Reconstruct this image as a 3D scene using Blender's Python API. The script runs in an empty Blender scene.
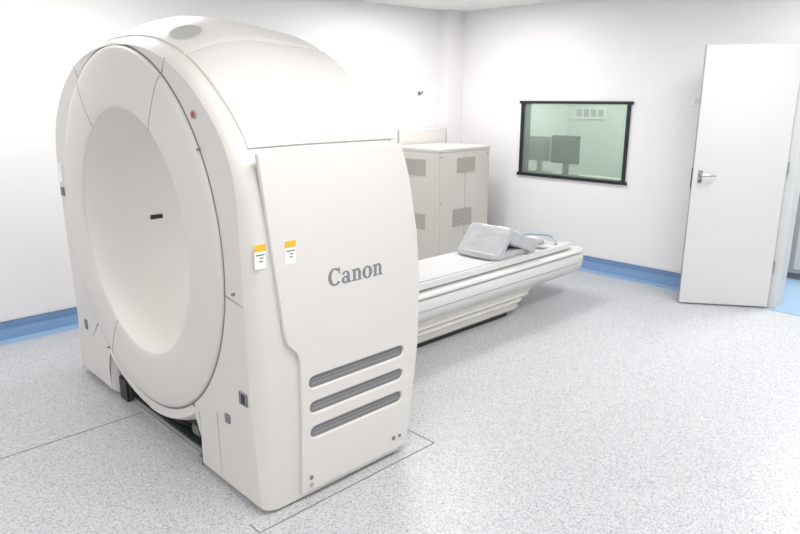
import bpy, bmesh, math, random
from math import sin, cos, pi, radians, atan2, sqrt
from mathutils import Vector, Matrix, noise
random.seed(3)
scene = bpy.context.scene
try:
    scene.view_settings.view_transform = 'Standard'
except Exception:
    pass

# ---------------------------------------------------------------- materials
def mat(name, col, rough=0.5, metal=0.0, bump=0.0, bscale=60, var=0.0, vscale=3.0, coat=0.0):
    m = bpy.data.materials.new(name); m.use_nodes = True
    nt = m.node_tree; b = nt.nodes['Principled BSDF']
    b.inputs['Base Color'].default_value = (*col, 1)
    b.inputs['Roughness'].default_value = rough
    b.inputs['Metallic'].default_value = metal
    if coat: b.inputs['Coat Weight'].default_value = coat
    tc = nt.nodes.new('ShaderNodeTexCoord')
    if var > 0:
        n = nt.nodes.new('ShaderNodeTexNoise'); n.inputs['Scale'].default_value = vscale
        n.inputs['Detail'].default_value = 4
        nt.links.new(tc.outputs['Object'], n.inputs['Vector'])
        r = nt.nodes.new('ShaderNodeValToRGB')
        r.color_ramp.elements[0].position = 0.3; r.color_ramp.elements[1].position = 0.7
        r.color_ramp.elements[0].color = (*[c*(1-var) for c in col], 1)
        r.color_ramp.elements[1].color = (*[min(1, c*(1+var*0.4)) for c in col], 1)
        nt.links.new(n.outputs['Fac'], r.inputs['Fac'])
        nt.links.new(r.outputs['Color'], b.inputs['Base Color'])
    if bump > 0:
        n2 = nt.nodes.new('ShaderNodeTexNoise'); n2.inputs['Scale'].default_value = bscale
        nt.links.new(tc.outputs['Object'], n2.inputs['Vector'])
        bp = nt.nodes.new('ShaderNodeBump'); bp.inputs['Strength'].default_value = bump
        bp.inputs['Distance'].default_value = 0.01
        nt.links.new(n2.outputs['Fac'], bp.inputs['Height'])
        nt.links.new(bp.outputs['Normal'], b.inputs['Normal'])
    return m

def srgb(r, g, b):
    f = lambda c: ((c/255+0.055)/1.055)**2.4 if c/255 > 0.04045 else c/255/12.92
    return (f(r), f(g), f(b))

M_WALL = mat('wall_paint', srgb(237, 235, 236), 0.6, var=0.015, vscale=1.2, bump=0.05, bscale=150)
M_CEIL = mat('ceiling_paint', srgb(240, 240, 239), 0.8, var=0.01)
M_BODY = mat('gantry_plastic', srgb(222, 218, 212), 0.42, var=0.012, vscale=2)
M_PANEL = mat('gantry_panel_plastic', srgb(225, 221, 216), 0.40, var=0.01, vscale=2)
M_BORE = mat('bore_plastic', srgb(238, 235, 230), 0.45, var=0.01)
M_SEAM = mat('seam_shadow_gap', srgb(140, 136, 130), 0.8, var=0.05)
M_DARK = mat('black_plastic', srgb(30, 30, 32), 0.4, var=0.1)
M_GREY = mat('grey_plastic', srgb(128, 128, 130), 0.5, var=0.05)
M_LGREY = mat('light_grey_plastic', srgb(176, 175, 174), 0.5, var=0.04)
M_LOGO = mat('logo_grey', srgb(134, 135, 139), 0.4, var=0.02)
M_STEEL = mat('steel', srgb(180, 180, 178), 0.3, metal=0.9, var=0.05)
M_RED = mat('red_button', srgb(180, 40, 50), 0.35, var=0.05)
M_YEL = mat('label_yellow', srgb(236, 190, 50), 0.5, var=0.05)
M_WHITE = mat('label_white', srgb(246, 246, 245), 0.5, var=0.01)
M_INK = mat('label_ink', srgb(90, 90, 95), 0.6, var=0.02)
M_CAB = mat('cabinet_beige', srgb(214, 210, 203), 0.5, var=0.02)
M_CABV = mat('vent_grey', srgb(170, 166, 160), 0.7, var=0.05)
M_DOOR = mat('door_laminate', srgb(216, 217, 216), 0.3, var=0.01)
M_TABLE = mat('couch_plastic', srgb(222, 222, 220), 0.35, var=0.015)
M_TSHADE = mat('couch_grey_trim', srgb(160, 160, 161), 0.45, var=0.03)
M_PAD = mat('couch_pad', srgb(212, 211, 209), 0.6, var=0.03, bump=0.1, bscale=80)
M_FAB = mat('bellows_fabric', srgb(222, 219, 212), 0.7, var=0.04, vscale=8, bump=0.2, bscale=25)
M_FILM = mat('plastic_film', srgb(190, 191, 193), 0.3, var=0.08, vscale=10, bump=0.5, bscale=14, coat=0.3)
M_HOSE = mat('hose_grey', srgb(168, 178, 188), 0.4, var=0.05)
M_BLUE = mat('blue_vinyl', srgb(134, 166, 204), 0.35, var=0.03, vscale=5)
M_BLUED = mat('blue_vinyl_edge', srgb(112, 144, 186), 0.35, var=0.03, vscale=5)
M_BLUEL = mat('blue_vinyl_floor', srgb(152, 180, 208), 0.3, var=0.03, vscale=5)
M_GREENB = mat('control_room_paint', srgb(226, 232, 226), 0.6, var=0.02)
M_PCB = mat('dark_green_metal', srgb(50, 62, 56), 0.5, var=0.3, vscale=20)

def floor_mat():
    m = bpy.data.materials.new('speckled_vinyl'); m.use_nodes = True
    nt = m.node_tree; b = nt.nodes['Principled BSDF']
    tc = nt.nodes.new('ShaderNodeTexCoord')
    v = nt.nodes.new('ShaderNodeTexVoronoi'); v.inputs['Scale'].default_value = 190
    nt.links.new(tc.outputs['Object'], v.inputs['Vector'])
    sep = nt.nodes.new('ShaderNodeSeparateColor'); nt.links.new(v.outputs['Color'], sep.inputs['Color'])
    r = nt.nodes.new('ShaderNodeValToRGB'); r.color_ramp.interpolation = 'CONSTANT'
    e = r.color_ramp.elements
    e[0].position = 0; e[0].color = (*srgb(154, 157, 162), 1)
    e[1].position = 0.13; e[1].color = (*srgb(182, 184, 187), 1)
    a = e.new(0.36); a.color = (*srgb(197, 198, 200), 1)
    a = e.new(0.75); a.color = (*srgb(208, 208, 208), 1)
    nt.links.new(sep.outputs[0], r.inputs['Fac'])
    n = nt.nodes.new('ShaderNodeTexNoise'); n.inputs['Scale'].default_value = 1.1
    nt.links.new(tc.outputs['Object'], n.inputs['Vector'])
    mx = nt.nodes.new('ShaderNodeMix'); mx.data_type = 'RGBA'; mx.blend_type = 'MULTIPLY'
    mr = nt.nodes.new('ShaderNodeMapRange'); mr.inputs[3].default_value = 0.96; mr.inputs[4].default_value = 1.0
    nt.links.new(n.outputs['Fac'], mr.inputs[0])
    mx.inputs[0].default_value = 1
    nt.links.new(r.outputs['Color'], mx.inputs[6]); nt.links.new(mr.outputs[0], mx.inputs[7])
    nt.links.new(mx.outputs[2], b.inputs['Base Color'])
    b.inputs['Roughness'].default_value = 0.36
    return m
M_FLOOR = floor_mat()

def glass_mat():
    m = bpy.data.materials.new('tinted_lead_glass'); m.use_nodes = True
    nt = m.node_tree; nt.nodes.remove(nt.nodes['Principled BSDF'])
    out = nt.nodes['Material Output']
    t = nt.nodes.new('ShaderNodeBsdfTransparent'); t.inputs[0].default_value = (*srgb(218, 227, 220), 1)
    df_ = nt.nodes.new('ShaderNodeBsdfDiffuse'); df_.inputs[0].default_value = (*srgb(205, 220, 210), 1)  # pale green diffuse mixed into the glass as haze
    m0 = nt.nodes.new('ShaderNodeMixShader'); m0.inputs[0].default_value = 0.22
    nt.links.new(t.outputs[0], m0.inputs[1]); nt.links.new(df_.outputs[0], m0.inputs[2])
    g = nt.nodes.new('ShaderNodeBsdfGlossy'); g.inputs['Roughness'].default_value = 0.05
    g.inputs['Color'].default_value = (.85, .9, .87, 1)
    mx = nt.nodes.new('ShaderNodeMixShader')
    fr = nt.nodes.new('ShaderNodeFresnel'); fr.inputs['IOR'].default_value = 1.5
    nt.links.new(fr.outputs[0], mx.inputs[0])
    nt.links.new(m0.outputs[0], mx.inputs[1]); nt.links.new(g.outputs[0], mx.inputs[2])
    nt.links.new(mx.outputs[0], out.inputs['Surface'])
    return m
M_GLASS = glass_mat()

def emis(name, col, s):
    m = bpy.data.materials.new(name); m.use_nodes = True
    b = m.node_tree.nodes['Principled BSDF']
    b.inputs['Emission Color'].default_value = (*col, 1); b.inputs['Emission Strength'].default_value = s
    return m
M_LED = emis('unseen_led_panel', (1, .98, .95), 1.5)

# ---------------------------------------------------------------- helpers
def empty(name, loc=(0, 0, 0)):
    e = bpy.data.objects.new(name, None); e.location = loc; e.empty_display_size = 0.1
    scene.collection.objects.link(e); return e
def setp(o, p):
    if p is not None:
        o.parent = p
        o.matrix_parent_inverse = Matrix.Translation(p.location).inverted()
def mesh(name, verts, faces, m, parent=None, smooth=None, fix=True):
    me = bpy.data.meshes.new(name); me.from_pydata([tuple(v) for v in verts], [], faces)
    if fix:
        bm = bmesh.new(); bm.from_mesh(me); bmesh.ops.recalc_face_normals(bm, faces=bm.faces)
        bm.to_mesh(me); bm.free()
    me.materials.append(m)
    if smooth is not None:
        for p in me.polygons: p.use_smooth = True
        me.set_sharp_from_angle(angle=radians(smooth))
    o = bpy.data.objects.new(name, me); scene.collection.objects.link(o); setp(o, parent); return o
def box(name, x0, x1, y0, y1, z0, z1, m, parent=None, bevel=0.0):
    v = [(x0,y0,z0),(x1,y0,z0),(x1,y1,z0),(x0,y1,z0),(x0,y0,z1),(x1,y0,z1),(x1,y1,z1),(x0,y1,z1)]
    f = [(0,3,2,1),(4,5,6,7),(0,1,5,4),(1,2,6,5),(2,3,7,6),(3,0,4,7)]
    o = mesh(name, v, f, m, parent)
    if bevel:
        b = o.modifiers.new('bevel', 'BEVEL'); b.width = bevel; b.segments = 3
    return o
def tube(name, pts, r, m, parent=None, cyclic=False, bez=False):
    cu = bpy.data.curves.new(name, 'CURVE'); cu.dimensions = '3D'
    if bez:
        s = cu.splines.new('BEZIER'); s.bezier_points.add(len(pts)-1)
        for bp, p in zip(s.bezier_points, pts):
            bp.co = p; bp.handle_left_type = bp.handle_right_type = 'AUTO'
    else:
        s = cu.splines.new('POLY'); s.points.add(len(pts)-1)
        for sp, p in zip(s.points, pts): sp.co = (*p, 1)
    s.use_cyclic_u = cyclic
    cu.bevel_depth = r; cu.bevel_resolution = 3; cu.materials.append(m)
    cu.use_fill_caps = True
    o = bpy.data.objects.new(name, cu); scene.collection.objects.link(o); setp(o, parent); return o
def cyl(name, c, r, h, axis, m, parent=None, seg=32, sx=1.0, sy=1.0, bevel=0):
    v = []; f = []
    for k in (0, 1):
        for i in range(seg):
            a = 2*pi*i/seg; p = (r*cos(a)*sx, r*sin(a)*sy); d = (k-0.5)*h
            if axis == 'Z': q = (p[0], p[1], d)
            elif axis == 'Y': q = (p[0], d, p[1])
            elif axis == 'X': q = (d, p[0], p[1])
            else:
                nz = axis; ux = Vector((0, 1, 0)).cross(nz).normalized(); uy = nz.cross(ux)
                q = ux*p[0]+uy*p[1]+nz*d
            v.append((c[0]+q[0], c[1]+q[1], c[2]+q[2]))
    f.append(tuple(range(seg))); f.append(tuple(range(seg, 2*seg)))
    for i in range(seg): f.append((i, (i+1) % seg, seg+(i+1) % seg, seg+i))
    o = mesh(name, v, f, m, parent, smooth=35)
    if bevel:
        b = o.modifiers.new('bevel', 'BEVEL'); b.width = bevel; b.segments = 2
        b.limit_method = 'ANGLE'
    return o

# ---------------------------------------------------------------- room shell
WX, WY, H = -5.2, 5.88, 2.60
XR, YF = 3.0, -3.0
RB = 8.3
box('floor', WX-0.12, XR+0.12, YF-0.12, RB+0.12, -0.1, 0, M_FLOOR)
box('ceiling', WX-0.12, XR+0.12, YF-0.12, RB+0.12, H, H+0.1, M_CEIL)
box('wall_left', WX-0.12, WX, YF-0.12, RB+0.12, 0, H, M_WALL)
box('wall_right', XR, XR+0.12, YF-0.12, RB+0.12, 0, H, M_WALL)
box('wall_front', WX, XR, YF-0.12, YF, 0, H, M_WALL)
box('wall_rear', WX, XR, RB, RB+0.12, 0, H, M_GREENB)
wb = empty('wall_back', (0, WY, 0))
W0, W1, Z0, Z1 = -4.24, -3.02, 0.885, 1.655
D0, D1, DZ = -1.60, -0.76, 2.12
T = 0.12
box('wall_part_1', WX, W0, WY, WY+T, 0, H, M_WALL, wb)
box('wall_part_2', W0, W1, WY, WY+T, 0, Z0, M_WALL, wb)
box('wall_part_3', W0, W1, WY, WY+T, Z1, H, M_WALL, wb)
box('wall_part_4', W1, D0, WY, WY+T, 0, H, M_WALL, wb)
box('wall_part_5', D0, D1, WY, WY+T, DZ, H, M_WALL, wb)
box('wall_part_6', D1, XR, WY, WY+T, 0, H, M_WALL, wb)
box('wall_partition', -2.75, -2.65, WY+T, RB, 0, H, M_GREENB)
box('column', WX, -5.07, 5.63, WY, 0, H, M_WALL)
def baseboard(name, segs):
    e = empty(name, (0, 0, 0))
    for i, (x0, x1, y0, y1, dx, dy) in enumerate(segs):
        t = 0.008; w = 0.11; h = 0.135
        def bx(n, d0, d1, z0, z1, m):
            if dx: xs = sorted((x0+dx*d0, x0+dx*d1)); ys = (y0, y1)
            else: xs = (x0, x1); ys = sorted((y0+dy*d0, y0+dy*d1))
            box(f'{n}_{i+1}', xs[0], xs[1], ys[0], ys[1], z0, z1, m, e)
        bx('upstand', 0.0, t, 0.0, h, M_BLUE)
        bx('upstand_lip', 0.0, t+0.004, h-0.045, h, M_BLUED)
        bx('floor_strip', t, w, 0.0, 0.003, M_BLUEL)
    return e
baseboard('baseboard_left', [(WX, WX, YF, 5.63, 1, 0)])
baseboard('baseboard_back', [(-5.07, D0-0.05, WY, WY, 0, -1), (D1+0.05, XR, WY, WY, 0, -1)])
baseboard('baseboard_right', [(XR, XR, YF, WY, -1, 0)])
baseboard('baseboard_front', [(WX, XR, YF, YF, 0, 1)])
box('trim_threshold', D0, D1, WY-0.11, WY+T, 0, 0.004, M_BLUEL)
box('floor_corridor', -2.65, XR, WY+T, RB, 0, 0.004, M_BLUEL)  # coloured blue to stand for the blue reflection on this floor

# window
win = empty('window_1', ((W0+W1)/2, WY, 1.27))
fw = 0.032
box('frame_left', W0, W0+fw, WY-0.02, WY+T, Z0, Z1, M_DARK, win, 0.003)
box('frame_right', W1-fw, W1, WY-0.02, WY+T, Z0, Z1, M_DARK, win, 0.003)
box('frame_top', W0-0.02, W1+0.02, WY-0.025, WY+T, Z1-0.028, Z1, M_DARK, win, 0.003)
box('frame_bottom', W0-0.02, W1+0.02, WY-0.025, WY+T, Z0, Z0+0.03, M_DARK, win, 0.003)
box('glass', W0+fw, W1-fw, WY+0.0, WY+0.01, Z0+0.03, Z1-0.028, M_GLASS, win)
# control room contents
def monitor(nm, x, y, m1, s=1.0):
    mon = empty(nm, (x, y, 0))
    box('screen', x-.17*s, x+.17*s, y-.02, y+.02, 0.92, 0.92+.30*s, m1, mon, 0.01)
    box('screen_back', x-.12*s, x+.12*s, y-.05, y-.02, 0.96, .92+.26*s, m1, mon, 0.01)
    box('stand', x-.03, x+.03, y+.01, y+.05, 0.78, 1.0, m1, mon)
    box('foot', x-.12, x+.12, y-.06, y+.14, 0.762, 0.785, m1, mon, 0.005)
monitor('monitor', -4.36, 6.95, M_DARK, 1.1); monitor('monitor.001', -4.80, 7.05, M_GREY, 1.0)
dk = empty('control_desk', (-4.2, 7.0, 0))
box('top', -5.1, -3.0, 6.65, 7.35, 0.72, 0.76, M_CAB, dk, 0.005)
box('leg_1', -5.05, -5.0, 6.7, 7.3, 0, 0.72, M_CAB, dk)
box('leg_2', -3.1, -3.05, 6.7, 7.3, 0, 0.72, M_CAB, dk)
box('modesty_panel', -5.0, -3.1, 6.7, 6.72, 0.2, 0.72, M_CAB, dk)
hk = empty('notice_board', (-5, RB-0.02, 1.5))
box('panel', -5.08, -4.62, RB-0.02, RB, 1.40, 1.56, M_WHITE, hk)
for i in range(4):
    box(f'notice_{i+1}', -5.05+i*.11, -4.97+i*.11, RB-.024, RB-.02, 1.43, 1.53, M_LGREY, hk)
box('socket_panel', -4.0, -3.6, RB-0.04, RB, 1.0, 1.3, M_LGREY, None, 0.01)

# corridor cabinet
cc = empty('storage_cabinet', (-1.8, 7.2, 0))
box('carcass', -2.2, -1.4, 6.95, 7.45, 0.06, 0.92, M_LGREY, cc, 0.005)
box('worktop', -2.22, -1.38, 6.93, 7.47, 0.92, 1.0, M_GREY, cc, 0.004)
box('plinth', -2.17, -1.43, 6.98, 7.42, 0.004, 0.06, M_GREY, cc)
for i in range(2):
    box(f'door_leaf_{i+1}', -2.18+i*0.4, -1.82+i*0.4, 6.94, 6.95, 0.1, 0.9, M_CAB, cc, 0.004)
    box(f'pull_{i+1}', -1.9+i*0.14, -1.88+i*0.14, 6.92, 6.94, 0.6, 0.74, M_STEEL, cc)

# ---------------------------------------------------------------- door
dr = empty('door_1', (D0, WY, 0))
hx, hy = -1.635, 5.80
fx, fy = -2.20, 5.41
d = Vector((fx-hx, fy-hy, 0)); L = d.length; d.normalize()
n = Vector((d.y, -d.x, 0))
if n.y > 0: n = -n
def dpt(a, b, z):
    p = Vector((hx, hy, 0))+d*a+n*b; return (p.x, p.y, z)
def dbox(name, a0, a1, b0, b1, z0, z1, m, bev=0.0):
    v = [dpt(a0,b0,z0),dpt(a1,b0,z0),dpt(a1,b1,z0),dpt(a0,b1,z0),dpt(a0,b0,z1),dpt(a1,b0,z1),dpt(a1,b1,z1),dpt(a0,b1,z1)]
    f = [(0,3,2,1),(4,5,6,7),(0,1,5,4),(1,2,6,5),(2,3,7,6),(3,0,4,7)]
    o = mesh(name, v, f, m, dr)
    if bev:
        b = o.modifiers.new('bevel', 'BEVEL'); b.width = bev; b.segments = 2
dbox('leaf', 0, L, -0.045, 0, 0.012, 2.085, M_DOOR, 0.003)
dbox('edge_strip', L, L+0.003, -0.042, -0.003, 0.012, 2.085, M_STEEL)
dbox('handle_plate', L-0.072, L-0.038, 0, 0.008, 1.02, 1.13, M_STEEL, 0.003)
tube('handle_spindle', [dpt(L-0.055, 0, 1.09), dpt(L-0.055, 0.055, 1.09)], 0.010, M_STEEL, dr)
tube('handle_lever', [dpt(L-0.055, 0.055, 1.09), dpt(L-0.09, 0.058, 1.09), dpt(L-0.16, 0.05, 1.088)], 0.009, M_STEEL, dr)
cyl('keyhole', dpt(L-0.055, 0.01, 1.04), 0.008, 0.01, 'Y', M_DARK, dr)
dbox('lock_face', L+0.003, L+0.006, -0.035, -0.012, 0.98, 1.14, M_DARK)
tube('handle_lever_rear', [dpt(L-0.055, -0.045, 1.08), dpt(L-0.055, -0.1, 1.08), dpt(L-0.17, -0.095, 1.078)], 0.010, M_STEEL, dr)
for i, z in enumerate((0.3, 1.1, 1.85)):
    tube(f'hinge_{i+1}', [dpt(-0.01, -0.02, z), dpt(-0.01, -0.02, z+0.1)], 0.010, M_STEEL, dr)
df = empty('trim_door_frame', (D0, WY, 0))
box('jamb_left', D0-0.05, D0+0.02, WY-0.03, WY+T+0.015, 0, DZ+0.03, M_DOOR, df, 0.003)
box('jamb_right', D1-0.02, D1+0.05, WY-0.03, WY+T+0.015, 0, DZ+0.03, M_DOOR, df, 0.003)
box('head', D0-0.05, D1+0.05, WY-0.03, WY+T+0.015, DZ-0.01, DZ+0.05, M_DOOR, df, 0.003)
sw = empty('light_switch', (-2.42, WY, 1.66))
box('plate', -2.46, -2.375, WY-0.01, WY, 1.62, 1.705, M_WHITE, sw, 0.003)
box('rocker', -2.445, -2.39, WY-0.015, WY-0.009, 1.635, 1.69, M_PANEL, sw, 0.002)
wh = empty('coat_hook', (WX, 5.31, 1.73))
box('plate', WX, WX+0.012, 5.29, 5.33, 1.71, 1.75, M_GREY, wh, 0.003)
tube('arm', [(WX+0.01, 5.31, 1.73), (WX+0.05, 5.31, 1.73), (WX+0.05, 5.31, 1.755)], 0.007, M_GREY, wh)

# ---------------------------------------------------------------- gantry
CX, CZ = -3.18, 1.05
g = empty('ct_scanner_gantry', (CX, 1.65, 0))
def yf(z):
    z = max(0, min(2.0, z)); return 1.262-0.014*sin(min(1, z/1.5)*pi/2)
def yb(z):
    t = max(0, min(2.0, z)); return 2.08+0.085*sin(min(1, t/1.6)*pi)-0.10*max(0, (t-1.1)/0.9)**1.3
key = [(0,2.0),(.2,1.992),(.4,1.96),(.6,1.892),(.78,1.79),(.93,1.655),(1.015,1.53),(1.055,1.40),(1.066,1.25)]
def smooth01(t): t = max(0, min(1, t)); return t*t*(3-2*t)
def lerp_tab(tab, x):
    if x <= tab[0][0]: return tab[0][1]
    for (a, b), (c_, d_) in zip(tab[:-1], tab[1:]):
        if x <= c_: return b+(d_-b)*(x-a)/(c_-a)
    return tab[-1][1]
NEAR = [(0, .050), (.006, .041), (.012, .033), (.03, .014), (.06, .002), (.08, 0)]
FAR = [(0, .092), (.012, .074), (.03, .056), (.06, .036), (.10, .018), (.14, .007), (.20, 0)]
TOP = [(0, .075), (.012, .058), (.03, .050), (.06, .042), (.10, .034), (.14, .027), (.20, .016), (.26, .007), (.32, 0)]
def front_inset(z, dy, x=1):
    s = smooth01((z-1.35)/.45)
    lo = smooth01((z-0.0)/.5)*.6+.4
    return lerp_tab(NEAR if x > 0 else FAR, dy)*(1-s)*lo+lerp_tab(TOP, dy)*s
def crown(z, y):
    if z < 1.80: return 0
    return .055*smooth01((z-1.80)/.20)*smooth01((y-1.27)/.27)*(1-.85*smooth01((y-1.62)/.42))
def cr(P, t):
    i = int(t); i = min(i, len(P)-2); f = t-i
    p1, p2 = Vector(P[i]), Vector(P[i+1])
    p0 = Vector(P[i-1]) if i > 0 else Vector((-P[1][0], P[1][1]))
    p3 = Vector(P[i+2]) if i+2 < len(P) else p2+(p2-p1)
    return 0.5*((2*p1)+(-p0+p2)*f+(2*p0-5*p1+4*p2-p3)*f*f+(-p0+3*p1-3*p2+p3)*f**3)
right = []
NA = 48
for i in range(NA+1):
    p = cr(key, (len(key)-1)*i/NA); right.append((p.x, p.y, atan2(p.x, p.y-CZ)))
for z in (1.1, .95, .8, .65, .5, .35, .2, .1, .03):
    right.append((1.066, z, atan2(1.066, z-CZ)))
zb = 0.012
a0 = atan2(1.066, zb-CZ); RN = 0.955; LX = 0.52
a2 = pi-math.asin(LX/RN); a1 = a2-radians(5)
right.append((1.066, zb, a0))
for k in range(1, 5):
    f = k/4; right.append((1.066+(LX-1.066)*f, zb, a0+(a1-a0)*f))
zn = CZ-sqrt(RN**2-LX**2)
for k in range(1, 4):
    f = k/3; right.append((LX, zb+(zn-zb)*f, a1+(a2-a1)*f))
for k in range(1, 13):
    a = a2+(pi-a2)*k/12; right.append((RN*sin(a), CZ+RN*cos(a), a))
left = [(-x, z, -a) for x, z, a in right[1:-1]][::-1]
OUT = right+left
N = len(OUT)
def normals(pts):
    res = []
    for i in range(len(pts)):
        a = Vector(pts[i-1][:2]); c = Vector(pts[(i+1) % len(pts)][:2]); b = Vector(pts[i][:2])
        e1 = (b-a); e2 = (c-b)
        e1.normalize(); e2.normalize()
        n1 = Vector((-e1.y, e1.x)); n2 = Vector((-e2.y, e2.x))
        m = n1+n2
        m = m/max(0.5, m.length_squared)*2*1.0 if m.length > 0.3 else n1
        res.append(m)
    return res
NRM = normals(OUT)
verts = []; faces = []
def is_notch(a): return abs(a) > a1-0.001
def ring_out(dy, side, inset=None):
    idx = []
    for (x, z, a), nn in zip(OUT, NRM):
        ins = front_inset(z, dy, x) if inset is None else inset
        if inset is None and is_notch(a): ins = min(ins, .03*max(0, 1-dy/.04))
        X = x-nn.x*ins; Z = max(z-nn.y*ins, zb)
        Y = (yf(z)+dy) if side == 0 else (yb(z)+dy)
        Z += crown(z, Y)
        idx.append(len(verts)); verts.append((CX+X, Y, Z))
    return idx
def ring_c(R, Y, useprof=None):
    idx = []
    for (x, z, a) in OUT:
        X = R*sin(a); Z = CZ+R*cos(a)
        y = Y if useprof is None else useprof(Z)+Y
        idx.append(len(verts)); verts.append((CX+X, y, Z))
    return idx
RD = .875
rings = [ring_c(RD-.002, 0.045, yf), ring_c(RD+.008, 0.004, yf)]
rings += [ring_out(dy, 0) for dy in (0, .006, .012, .03, .06, .10, .14, .20, .26, .32, .38, .44)]
rings += [ring_out(-.25, 1, 0), ring_out(-.15, 1, 0), ring_out(-.06, 1, 0), ring_out(-.025, 1, .01), ring_out(0, 1, .04), ring_c(.90, 0, yb), ring_c(.66, 0.02, yb)]
for r0, r1 in zip(rings[:-1], rings[1:]):
    for i in range(N):
        j = (i+1) % N; faces.append((r0[i], r0[j], r1[j], r1[i]))
mesh('housing', verts, faces, M_BODY, g, smooth=32)
def lathe(name, prof, m, prof_f=None, seg=144, sm=40):
    v = []; f = []
    for (R, y) in prof:
        for i in range(seg):
            a = 2*pi*i/seg; Z = CZ+R*cos(a)
            Y = y+(0 if prof_f is None or y > 0.5 else prof_f(Z))
            v.append((CX+R*sin(a), Y, Z))
    for k in range(len(prof)-1):
        for i in range(seg):
            j = (i+1) % seg; f.append((k*seg+i, k*seg+j, (k+1)*seg+j, (k+1)*seg+i))
    return mesh(name, v, f, m, g, smooth=sm, fix=False)
PR = [(.598,.02),(.600,-.004),(.606,-.009),(.625,-.012),(.66,-.015),(.74,-.017),(.80,-.016),(.84,-.013),(RD-.012,-.008),(RD-.003,-.002),(RD,.006),(RD,.05)]
lathe('front_annular_cover', PR[::-1], M_BODY, yf)
lathe('bore_tunnel', [(.600,-.002),(.594,.03),(.588,.09),(.585,1.55),(.585,1.95),(.60,2.08),(.66,2.12)], M_BORE, yf)
lathe('cover_gap', [(RD,.003),(RD+.009,.0035)], M_SEAM, yf)
def fy_disc(R, a, off=0.0):
    Z = CZ+R*cos(a); y = 0
    for (r0, y0), (r1, y1) in zip(PR[:-1], PR[1:]):
        if r0 <= R <= r1 and r1 > r0: y = y0+(y1-y0)*(R-r0)/(r1-r0)
    return (CX+R*sin(a), yf(Z)+y+off, Z)
for i, deg in enumerate((33, -33, -150)):
    a = radians(deg)
    tube(f'cover_seam_{i+1}', [fy_disc(R, a, 0.001) for R in (.602,.607,.625,.66,.70,.74,.80,.84,RD-.012,RD-.003)], 0.0024, M_SEAM, g)
def housing_front(deg, r0, r1):
    a = radians(deg); out = []
    for k in range(4):
        R = r0+(r1-r0)*k/3; out.append((CX+R*sin(a), yf(CZ+R*cos(a))+0.002, CZ+R*cos(a)))
    return out
for i, (dg, r1) in enumerate(((98, 1.02), (33, .955), (-33, .955))):
    tube(f'housing_seam_{i+1}', housing_front(dg, RD+.01, r1), 0.0022, M_SEAM, g)

# raised shell strips following the arch
def strip(name, pts, y0f, y1f, off, m):
    nn = []
    for i in range(len(pts)):
        a = Vector(pts[max(0, i-1)]); c = Vector(pts[min(len(pts)-1, i+1)]); e = (c-a).normalized()
        nv = Vector((-e.y, e.x))
        if nv.dot(Vector(pts[i])-Vector((0, CZ))) < 0: nv = -nv
        nn.append(nv)
    v = []; f = []; n_ = len(pts)
    def col(i):
        p = Vector(pts[i]); q = nn[i]; y0, y1 = y0f(p.y), y1f(p.y)
        edge = (i == 0 or i == n_-1)
        o2 = off-0.004 if edge else off
        ys = [y0+.05, y0+.10, y0+.16, y0+.22, y0+.28, y0+.34, y0+.42, y0+.50, y0+.56]
        L_ = [(y0, -0.004), (y0, off-0.004), (y0+0.006, o2)]+[(y, o2) for y in ys]+[(y1-0.006, o2), (y1, off-0.004), (y1, -0.004)]
        res = []
        for y, o in L_:
            ins = front_inset(p.y, y-yf(p.y), p.x) if y < 1.62 else 0
            res.append((CX+p.x+q.x*(o-ins), y, p.y+q.y*(o-ins)+crown(p.y, y)))
        return res
    for i in range(n_): c_ = col(i); K = len(c_); v += c_
    for i in range(n_-1):
        for k in range(K-1):
            f.append((i*K+k, i*K+k+1, (i+1)*K+k+1, (i+1)*K+k))
    f.append(tuple(range(K))); f.append(tuple(range((n_-1)*K, n_*K)))
    return mesh(name, v, f, m, g, smooth=30)
def arc(x0, x1, z_lo=None, n_=24):
    P = [cr(key, (len(key)-1)*i/400) for i in range(401)]
    sel = [(p.x, p.y) for p in P if (x0 <= p.x <= x1) and (z_lo is None or p.y >= z_lo)]
    step = max(1, len(sel)//n_); s2 = sel[::step]
    if s2[-1] != sel[-1]: s2.append(sel[-1])
    return s2
sh = arc(.60, 2, 1.515)
strip('shoulder_panel_1', sh, lambda z: 1.312, lambda z: yb(z)-0.01, 0.012, M_PANEL)
strip('shoulder_panel_2', [(-x, z) for x, z in sh], lambda z: 1.312, lambda z: yb(z)-0.01, 0.012, M_PANEL)
tc_ = arc(0, .588); tfull = [(-x, z) for x, z in tc_[::-1]][:-1]+tc_
strip('top_cover', tfull, lambda z: 1.312, lambda z: yb(z)-0.015, 0.012, M_PANEL)
# round indicator window set into the sloping top cover
def topsurf(x, y, off):
    best = min((abs(cr(key, (len(key)-1)*i/600).x-abs(x)), i) for i in range(601))[1]
    p = cr(key, (len(key)-1)*best/600)
    q = (cr(key, (len(key)-1)*min(600, best+4)/600)-p).normalized(); nv = Vector((-q.y, q.x))
    ins = front_inset(p.y, y-yf(p.y)); s = 1 if x >= 0 else -1
    return Vector((CX+s*(p.x+nv.x*(off-ins)), y, p.y+nv.y*(off-ins)+crown(p.y, y)))
PX, PY = .43, 1.40
pc = topsurf(PX, PY, .012)
du = topsurf(PX+.08, PY, .012)-topsurf(PX-.08, PY, .012); dv = topsurf(PX, PY+.06, .012)-topsurf(PX, PY-.06, .012)
nv = du.cross(dv).normalized()
if nv.z < 0: nv = -nv
cyl('top_indicator_ring', pc-nv*.001, 0.084, 0.006, nv, M_CAB, g, 48, sy=.85, bevel=0.001)
cyl('top_indicator', pc+nv*0.001, 0.074, 0.006, nv, M_LGREY, g, 48, sy=.85)

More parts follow.
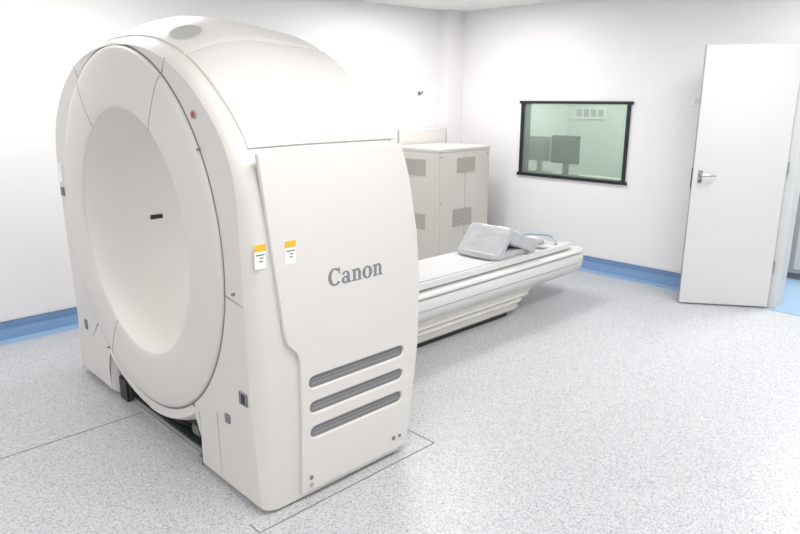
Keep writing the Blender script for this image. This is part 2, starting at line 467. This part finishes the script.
# side panels
def side_panel(name, sgn):
    XS = CX+sgn*1.066
    P = [(1.305,1.500),(1.345,1.15),(1.388,.78),(1.40,.735),(1.445,.685),(1.458,.64),(1.455,.35),(1.440,.035),
         (2.065,.035),(2.105,.25),(2.145,.55),(2.155,.85),(2.135,1.1),(2.085,1.35),(2.035,1.500)]
    if sgn < 0: P[0] = (1.36, 1.5)
    v = [(XS-sgn*0.004, y, z) for y, z in P]+[(XS+sgn*0.018, y, z) for y, z in P]
    n_ = len(P); f = [tuple(range(n_)), tuple(range(n_, 2*n_))]
    for i in range(n_): j = (i+1) % n_; f.append((i, j, n_+j, n_+i))
    o = mesh(name, v, f, M_PANEL, g)
    def capsule(y0, y1, z, h, x0, x1, m, nm, par):
        pts = []
        r = h/2
        for i in range(13):
            a = pi/2+pi*i/12; pts.append((y0+r+r*cos(a), z+r*sin(a)))
        for i in range(13):
            a = -pi/2+pi*i/12; pts.append((y1-r+r*cos(a), z+r*sin(a)))
        n2 = len(pts)
        v = [(x0, y, zz) for y, zz in pts]+[(x1, y, zz) for y, zz in pts]
        f = [tuple(range(n2)), tuple(range(n2, 2*n2))]+[(i, (i+1) % n2, n2+(i+1) % n2, n2+i) for i in range(n2)]
        return mesh(nm, v, f, m, par)
    cutv = []
    for k, z in enumerate((.535, .42, .305)):
        c = capsule(1.497, 2.05-0.006*k, z, 0.056, XS+sgn*0.005, XS+sgn*0.05, M_GREY, f'slot_cut_{k}', None)
        cutv.append(c)
        capsule(1.490, 2.055, z, 0.066, XS+sgn*0.001, XS+sgn*0.0075, M_GREY, f'{name}_vent_{k+1}', g)
        for q in range(2):
            zz = z-0.008+q*0.016
            box(f'{name}_vent_{k+1}_slat_{q+1}', *sorted((XS+sgn*0.007, XS+sgn*0.0085)), 1.52, 2.03, zz-0.001, zz+0.001, M_LGREY, g)
    bpy.context.view_layer.update()
    bpy.context.view_layer.objects.active = o
    for c in cutv:
        md = o.modifiers.new('b', 'BOOLEAN'); md.object = c; md.operation = 'DIFFERENCE'; md.solver = 'EXACT'
        bpy.ops.object.modifier_apply(modifier='b')
    for c in cutv: bpy.data.objects.remove(c)
    b = o.modifiers.new('bevel', 'BEVEL'); b.width = 0.006; b.segments = 3; b.limit_method = 'ANGLE'
    return XS
XS = side_panel('side_panel_1', 1)
side_panel('side_panel_2', -1)
XP = XS+0.018
# maker's word mark : bold serif letters, each letter a union of flat shapes
def ring_poly(cx, cy, ro, so, ri, si, a0_, a1_, n_=28):
    o_ = [(cx+ro*cos(a0_+(a1_-a0_)*i/n_), cy+so*sin(a0_+(a1_-a0_)*i/n_)) for i in range(n_+1)]
    i_ = [(cx+ri*cos(a0_+(a1_-a0_)*i/n_), cy+si*sin(a0_+(a1_-a0_)*i/n_)) for i in range(n_+1)]
    return o_, i_
def letters(par, y0, z0, u, x):
    V = []; F = []; lay = [0]
    def add_rect(a, b, c_, d_):
        lay[0] += 1; e = lay[0]*0.00002
        s = len(V); V.extend([(x+e, y0+p*u, z0+q*u) for p, q in ((a, c_), (b, c_), (b, d_), (a, d_))]); F.append((s, s+1, s+2, s+3))
    def add_ring(*args):
        lay[0] += 1; e = lay[0]*0.00002
        o_, i_ = ring_poly(*args); s = len(V); n_ = len(o_)
        V.extend([(x+e, y0+p*u, z0+q*u) for p, q in o_+i_])
        for i in range(n_-1): F.append((s+i, s+i+1, s+n_+i+1, s+n_+i))
    R = radians
    add_ring(.66, .70, .68, .73, .34, .58, R(42), R(322)); add_rect(1.04, 1.18, .90, 1.40)
    o = 1.34
    add_ring(o+.38, .29, .39, .32, .11, .18, 0, 2*pi)
    add_ring(o+.42, .66, .41, .37, .13, .25, 0, R(165)); add_rect(o+.55, o+.84, .06, .68); add_rect(o+.57, o+.98, 0, .12)
    def nn_(o):
        add_rect(o+.12, o+.42, 0, .99); add_rect(o, o+.2, .86, .99); add_rect(o+.02, o+.50, 0, .11)
        add_ring(o+.55, .62, .41, .42, .11, .26, 0, R(150)); add_rect(o+.66, o+.96, 0, .63); add_rect(o+.56, o+1.06, 0, .11)
    nn_(2.38)
    add_ring(4.03, .49, .54, .54, .20, .41, 0, 2*pi)
    nn_(4.64)
    me = bpy.data.meshes.new('logo'); me.from_pydata(V, [], F); me.materials.append(M_LOGO)
    o = bpy.data.objects.new('logo', me); scene.collection.objects.link(o); setp(o, par)
letters(g, 1.612, 0.934, 0.0530, XP+0.0006)
for i, (y, z) in enumerate(((1.49, .10), (1.98, .10), (1.49, .065))):
    cyl(f'panel_screw_{i+1}', (XP+0.001, y, z), 0.010, 0.006, 'X', M_GREY if i != 2 else M_LGREY, g, 16)
cyl('panel_lock', (XP+0.001, 2.02, .10), 0.008, 0.006, 'X', M_GREY, g, 16)
def tag(nm, x, y, z, w=.050, h=.095):
    box(nm+'_sheet', x, x+0.002, y-w/2, y+w/2, z-h/2, z+h/2, M_WHITE, g)
    box(nm+'_band', x+0.002, x+0.003, y-w/2, y+w/2, z+h*0.22, z+h/2, M_YEL, g)
    for k, (a, b_) in enumerate(((.1, .9), (.45, .75), (.4, .7))):
        zz = z+h*0.08-k*h*0.13
        box(f'{nm}_print_{k}', x+0.002, x+0.0028, y-w/2+w*a, y-w/2+w*b_, zz-0.003, zz+0.001, M_INK, g)
tag('service_tag_1', XS-.0005, 1.305, 1.112)
tag('service_tag_2', XP, 1.430, 1.112)
def on_front(x, z, nm, r, m, dd=0.012):
    return cyl(nm, (x, yf(z)-dd/2+0.002, z), r, dd, 'Y', m, g, 24, bevel=0.001)
on_front(CX+.735, 1.632, 'indicator_base', .017, M_LGREY, .006); on_front(CX+.735, 1.632, 'indicator_red', .0115, M_RED, .010)
on_front(CX+.76, 1.50, 'front_dimple_1', .005, M_SEAM); on_front(CX+.95, .95, 'front_dimple_2', .006, M_SEAM)
def sq(nm, x0, x1, z0, z1, m, p=0.006):
    zz = (z0+z1)/2; box(nm, x0, x1, yf(zz)-p, yf(zz)+0.03, z0, z1, m, g, 0.002)
sq('latch_1', CX+.935, CX+.995, .48, .535, M_GREY); sq('latch_1_core', CX+.955, CX+.982, .487, .528, M_DARK, .008)
sq('latch_2', CX+.80, CX+.835, .345, .385, M_GREY)
sq('latch_3', CX-.86, CX-.83, .34, .40, M_GREY)
sq('far_label_1', CX-.965, CX-.905, 1.22, 1.32, M_WHITE); sq('far_label_2', CX-.96, CX-.915, 1.14, 1.19, M_GREY)
tube('leg_seam_1', [(CX+.72, yf(.36)+.002, .36), (CX+.72, yf(.02)+.002, .03)], 0.002, M_LGREY, g)
for s in (-1, 1):
    box(f'laser_window_{1 if s<0 else 2}', *sorted((CX+s*.578, CX+s*.59)), 1.60, 1.675, 1.0, 1.026, M_DARK, g, 0.004)
# base frame seen between the legs
box('base_plate', CX-.90, CX+.90, 1.34, 2.0, 0, .035, M_PCB, g)
box('base_rail_front', CX-.53, CX+.53, 1.315, 1.335, 0, .030, M_STEEL, g, 0.003)
box('base_rail_mid', CX-.53, CX+.53, 1.40, 1.42, .035, .055, M_LGREY, g, 0.003)
box('base_rail_rear', CX-.50, CX+.50, 1.95, 2.02, 0, .06, M_STEEL, g, 0.004)
box('side_rail', CX+.475, CX+.51, 1.27, 1.95, 0.0, .04, M_STEEL, g, 0.003)
box('gap_dark_block', CX-.50, CX+.50, 1.50, 1.92, .035, .088, M_DARK, g, 0.006)  # dark block added to darken the gap between the legs
box('drive_box', CX+.24, CX+.44, 1.36, 1.6, .035, .14, M_PCB, g, 0.006)
box('drive_box_cover', CX+.27, CX+.40, 1.35, 1.36, .05, .10, M_GREY, g, 0.002)
box('terminal_box', CX-.51, CX-.38, 1.30, 1.5, .02, .22, M_PCB, g, 0.004)
box('terminal_bracket', CX-.50, CX-.40, 1.288, 1.30, .0, .13, M_DARK, g, 0.003)
for i in range(4):
    box(f'terminal_{i+1}', CX-.50+i*.03, CX-.48+i*.03, 1.292, 1.30, .15, .19, M_LGREY if i % 2 else M_STEEL, g)
for i in range(5):
    c = [M_DARK, M_PCB, M_GREY, M_RED, M_LGREY][i]
    tube(f'cable_{i+1}', [(CX-.40, 1.33, .10+.02*i), (CX-.2, 1.345+.02*i, .055), (CX+.05, 1.35+.02*i, .048), (CX+.3, 1.39, .06)], 0.006, c, g, bez=True)

# floor joints
ch = empty('floor_cable_channel', (-3.4, 0, 0))
M_GAP = mat('floor_gap', srgb(135, 134, 132), 0.7, var=0.1)
box('joint_1', -3.404, -3.398, -1.2, 1.30, 0, .0015, M_GAP, ch)
box('joint_3', -2.051, -2.045, 1.20, 2.22, 0, .0015, M_GAP, ch)
box('joint_4', -2.35, -2.045, 2.215, 2.221, 0, .0015, M_GAP, ch)
box('joint_5', -2.12, -2.045, 1.19, 1.196, 0, .0015, M_GAP, ch)

# ---------------------------------------------------------------- couch
t = empty('patient_couch', (CX, 3.7, 0))
def loft(name, secs, m, par, sm=40, caps=True):
    v = []; f = []; n_ = len(secs[0][1])
    for y, pts in secs:
        v += [(CX+x, y, z) for x, z in pts]
    for k in range(len(secs)-1):
        for i in range(n_):
            j = (i+1) % n_; f.append((k*n_+i, k*n_+j, (k+1)*n_+j, (k+1)*n_+i))
    if caps:
        f.append(tuple(range(n_))); f.append(tuple(range((len(secs)-1)*n_, len(secs)*n_)))
    return mesh(name, v, f, m, par, smooth=sm)
def sym(half): return half+[(-x, z) for x, z in half[::-1]]
YE = 5.02
def endscale(prof, ys, z_mid, yend, rad, p=2.6, zmin=.8, xmin=.66):
    secs = []
    for y in ys: secs.append((y, sym(prof)))
    for k in range(1, 11):
        f = k/10; sf = sin(f*pi/2*0.98); y = yend-rad+rad*sf
        s = xmin+(1-xmin)*max(0, 1-sf**p)**(1/p)
        s2 = zmin+(1-zmin)*max(0, 1-sf**3)**(1/3)
        secs.append((y, sym([(x*s, z_mid+(z-z_mid)*s2) for x, z in prof])))
    return secs
apron2 = [(.27,.405),(.300,.396),(.311,.375),(.312,.335),(.304,.29),(.285,.25),(.25,.222),(.18,.212)]
loft('frame_upper', endscale([(.02,.43),(.25,.43),(.295,.440),(.312,.432),(.318,.42),(.312,.409),(.02,.409)], [2.35, 3.0, 4.0, YE-.16], .42, YE, .15), M_TABLE, t)
loft('frame_groove', endscale([(.02,.412),(.298,.412),(.298,.395),(.02,.395)], [2.36, YE-.16], .40, YE-.012, .14, zmin=1), M_TSHADE, t)
loft('frame_lower', endscale(apron2, [2.35, 3.0, 4.0, YE-.16], .33, YE+.012, .15), M_TABLE, t, sm=50)
tube('side_trim_near', [(CX+.3105, y, .325) for y in (2.36, 3.2, 4.0, YE-.15)], 0.003, M_TSHADE, t)
tube('side_trim_far', [(CX-.3105, y, .325) for y in (2.36, 3.2, 4.0, YE-.15)], 0.003, M_TSHADE, t)
hw = .235
loft('tabletop', endscale([(.01,.428),(hw-.02,.43),(hw,.445),(hw,.488),(hw-.012,.490),(hw-.03,.478),(.14,.462),(.01,.456)], [2.25, 3.0, 4.0, YE-.30], .455, YE-.1, .16, zmin=.8), M_TABLE, t)
loft('pad', [(y, sym([(.01,.458),(.13,.462),(.200,.474),(.203,.492),(.13,.484),(.01,.480)])) for y in (2.3, 2.9, 3.6, 4.25)], M_PAD, t)
def rr(hx_, y0, y1, z, r=.08, n_=6):
    pts = []
    for (cx, cy, a0_) in ((hx_-r, y1-r, 0), (-hx_+r, y1-r, pi/2), (-hx_+r, y0+r, pi), (hx_-r, y0+r, 1.5*pi)):
        for i in range(n_+1):
            a = a0_+pi/2*i/n_; pts.append((CX+cx+r*cos(a), cy+r*sin(a), z))
    return pts
v = []; f = []; lv = []
zs = [(.045, .19, 0), (.07, .208, .02), (.095, .20, .02), (.12, .222, .04), (.14, .212, .05), (.165, .238, .08), (.19, .230, .10), (.22, .250, .13), (.24, .24, .14)]
for z, hx_, e in zs: lv.append(rr(hx_, 2.55, 4.20+e*1.5, z))
n_ = len(lv[0])
for L_ in lv: v += L_
for k in range(len(lv)-1):
    for i in range(n_): j = (i+1) % n_; f.append((k*n_+i, k*n_+j, (k+1)*n_+j, (k+1)*n_+i))
f.append(tuple(range(n_))); f.append(tuple(range((len(lv)-1)*n_, len(lv)*n_)))
o = mesh('bellows', v, f, M_FAB, t, smooth=60)
for vv in o.data.vertices:
    nz = noise.noise(vv.co*7); vv.co.x += nz*0.012; vv.co.y += nz*0.012
box('floor_plate', CX-.165, CX+.165, 2.6, 4.10, 0, .048, M_DARK, t, 0.005)
box('end_socket', CX-.14, CX+.02, YE-.32, YE-.22, .455, .495, M_LGREY, t, 0.012)
tube('end_loop_hose', [(CX-.20, YE-.50, .475), (CX-.17, YE-.38, .525), (CX-.08, YE-.25, .535), (CX+.06, YE-.17, .52), (CX+.13, YE-.22, .475)], 0.013, M_HOSE, t, bez=True)
box('end_strap', CX-.21, CX+.21, YE-.45, YE-.40, .472, .485, M_LGREY, t, 0.004)

# wrapped headrest cushion on the couch
cu = empty('plastic_wrapped_cushion', (CX+.02, 4.05, .48))
def lump(name, c, dims, rot, seed, amp, m, ex=9):
    bm = bmesh.new(); bmesh.ops.create_cube(bm, size=1)
    bmesh.ops.subdivide_edges(bm, edges=bm.edges, cuts=11, use_grid_fill=True)
    R = Matrix.Rotation(rot[2], 3, 'Z') @ Matrix.Rotation(rot[1], 3, 'Y') @ Matrix.Rotation(rot[0], 3, 'X')
    for v in bm.verts:
        p = v.co.copy()*2
        l4 = (abs(p.x)**ex+abs(p.y)**ex+abs(p.z)**ex)**(1/ex); p = p/l4
        q = Vector((p.x*dims[0]/2, p.y*dims[1]/2, p.z*dims[2]/2))
        k = noise.noise(q*8+Vector((seed, 0, 0)))*amp+noise.noise(q*26+Vector((0, seed, 0)))*amp*.4
        q += p.normalized()*k
        w = R @ q+Vector(c); w.z = max(w.z, .487)
        v.co = w
    me = bpy.data.meshes.new(name); bm.to_mesh(me); bm.free()
    for p in me.polygons: p.use_smooth = True
    me.materials.append(m)
    o = bpy.data.objects.new(name, me); scene.collection.objects.link(o); setp(o, cu)
    s = o.modifiers.new('s', 'SUBSURF'); s.levels = 1; s.render_levels = 1
lump('head_slab', (CX+.01, 3.985, .595), (.40, .30, .065), (radians(47), 0, radians(3)), 1.3, .008, M_FILM)
lump('rear_slab', (CX+.02, 4.25, .585), (.40, .36, .12), (radians(-22), 0, radians(-3)), 5.1, .010, M_FILM)
lump('base_slab', (CX+.01, 4.12, .515), (.38, .50, .055), (0, 0, 0), 8.1, .006, M_FILM)

# ---------------------------------------------------------------- power cabinet
c = empty('power_cabinet', (-4.67, 5.1, 0))
X0, X1, Y0, Y1, ZT = -5.02, -4.35, 4.70, 5.50, 1.20
box('body', X0, X1, Y0, Y1, .03, ZT, M_CAB, c, 0.008)
box('plinth', X0+.02, X1-.02, Y0+.02, Y1-.02, 0, .03, M_DARK, c)
box('lid', X0-.005, X1+.006, Y0-.006, Y1+.005, ZT-.025, ZT+.006, M_CAB, c, 0.004)
box('side_panel_a', X1, X1+.006, Y0+.03, Y0+.40, .06, ZT-.04, M_CAB, c, 0.002)
box('side_panel_b', X1, X1+.006, Y0+.41, Y1-.03, .06, ZT-.04, M_CAB, c, 0.002)
box('front_panel', X0+.03, X1-.03, Y0-.006, Y0, .06, ZT-.04, M_CAB, c, 0.002)
def vent(nm, face, a0_, a1_, z0, z1):
    if face == 'x': box(nm+'_grille', X1+.005, X1+.008, a0_, a1_, z0, z1, M_CABV, c)
    else: box(nm+'_grille', a0_, a1_, Y0-.009, Y0-.005, z0, z1, M_CABV, c)
    k = 9
    for i in range(k):
        z = z0+(z1-z0)*(i+.5)/k
        if face == 'x': box(f'{nm}_slat_{i}', X1+.008, X1+.010, a0_, a1_, z-.002, z+.002, M_CAB, c)
        else: box(f'{nm}_slat_{i}', a0_, a1_, Y0-.011, Y0-.009, z-.002, z+.002, M_CAB, c)
vent('vent_1', 'x', 4.98, 5.26, .96, 1.11); vent('vent_2', 'x', 4.93, 5.22, .42, .60)
vent('vent_3', 'y', -4.78, -4.50, .94, 1.10); vent('vent_4', 'y', -4.78, -4.50, .40, .56)
for i, (y, z) in enumerate(((4.75, 1.13), (5.45, 1.13), (4.75, .68))):
    cyl(f'latch_{i+1}', (X1+.008, y, z), .010, .008, 'X', M_LGREY, c, 16)
b2 = empty('cable_duct_box', (-5.1, 5.0, 0))
box('casing', WX+.013, -5.06, 4.2, 5.60, .14, 1.36, M_PANEL, b2, 0.006)
box('cover_strip', -5.062, -5.052, 4.85, 4.87, .14, 1.36, M_LGREY, b2)

# ---------------------------------------------------------------- lights
k = 0
for x in (-4.1, -1.3, 1.5):  # unseen panels added for room light, back row stronger to lift the back wall
    for y, en in ((-1.4, 25), (1.5, 24.0), (4.5, 32)):
        k += 1
        e = empty('unseen_ceiling_light' if k == 1 else f'unseen_ceiling_light.{k-1:03d}', (x, y, H))
        box('frame', x-.32, x+.32, y-.62, y+.62, H-.012, H, M_WHITE, e, 0.003)
        box('diffuser', x-.29, x+.29, y-.59, y+.59, H-.016, H-.011, M_LED, e)
        ld = bpy.data.lights.new('lamp', 'AREA'); ld.shape = 'RECTANGLE'; ld.size = .58; ld.size_y = 1.18
        ld.energy = en; ld.color = (.995, .998, 1.0)
        lo = bpy.data.objects.new('lamp', ld); scene.collection.objects.link(lo); lo.location = (x, y, H-.03); setp(lo, e)
for i, (x, y, en) in enumerate(((-4.0, 7.2, 52), (-1.2, 6.9, 60))):  # unseen lamps added to brighten the control room and corridor
    e = empty(f'unseen_ceiling_light.{k+i:03d}', (x, y, H))
    box('frame', x-.3, x+.3, y-.3, y+.3, H-.012, H, M_WHITE, e)
    ld = bpy.data.lights.new('lamp', 'AREA'); ld.size = .55; ld.energy = en
    lo = bpy.data.objects.new('lamp', ld); scene.collection.objects.link(lo); lo.location = (x, y, H-.03); setp(lo, e)
w = bpy.data.worlds.new('world'); scene.world = w; w.use_nodes = True
w.node_tree.nodes['Background'].inputs[0].default_value = (.9, .93, 1, 1)
w.node_tree.nodes['Background'].inputs[1].default_value = 0.6

# ---------------------------------------------------------------- camera
cd = bpy.data.cameras.new('camera'); cd.sensor_width = 36; cd.lens = 29.7; cd.clip_start = 0.05
co = bpy.data.objects.new('camera', cd); scene.collection.objects.link(co)
co.location = (0, 0, 1.70); co.rotation_euler = (radians(90-14.5), 0, radians(46))
scene.camera = co
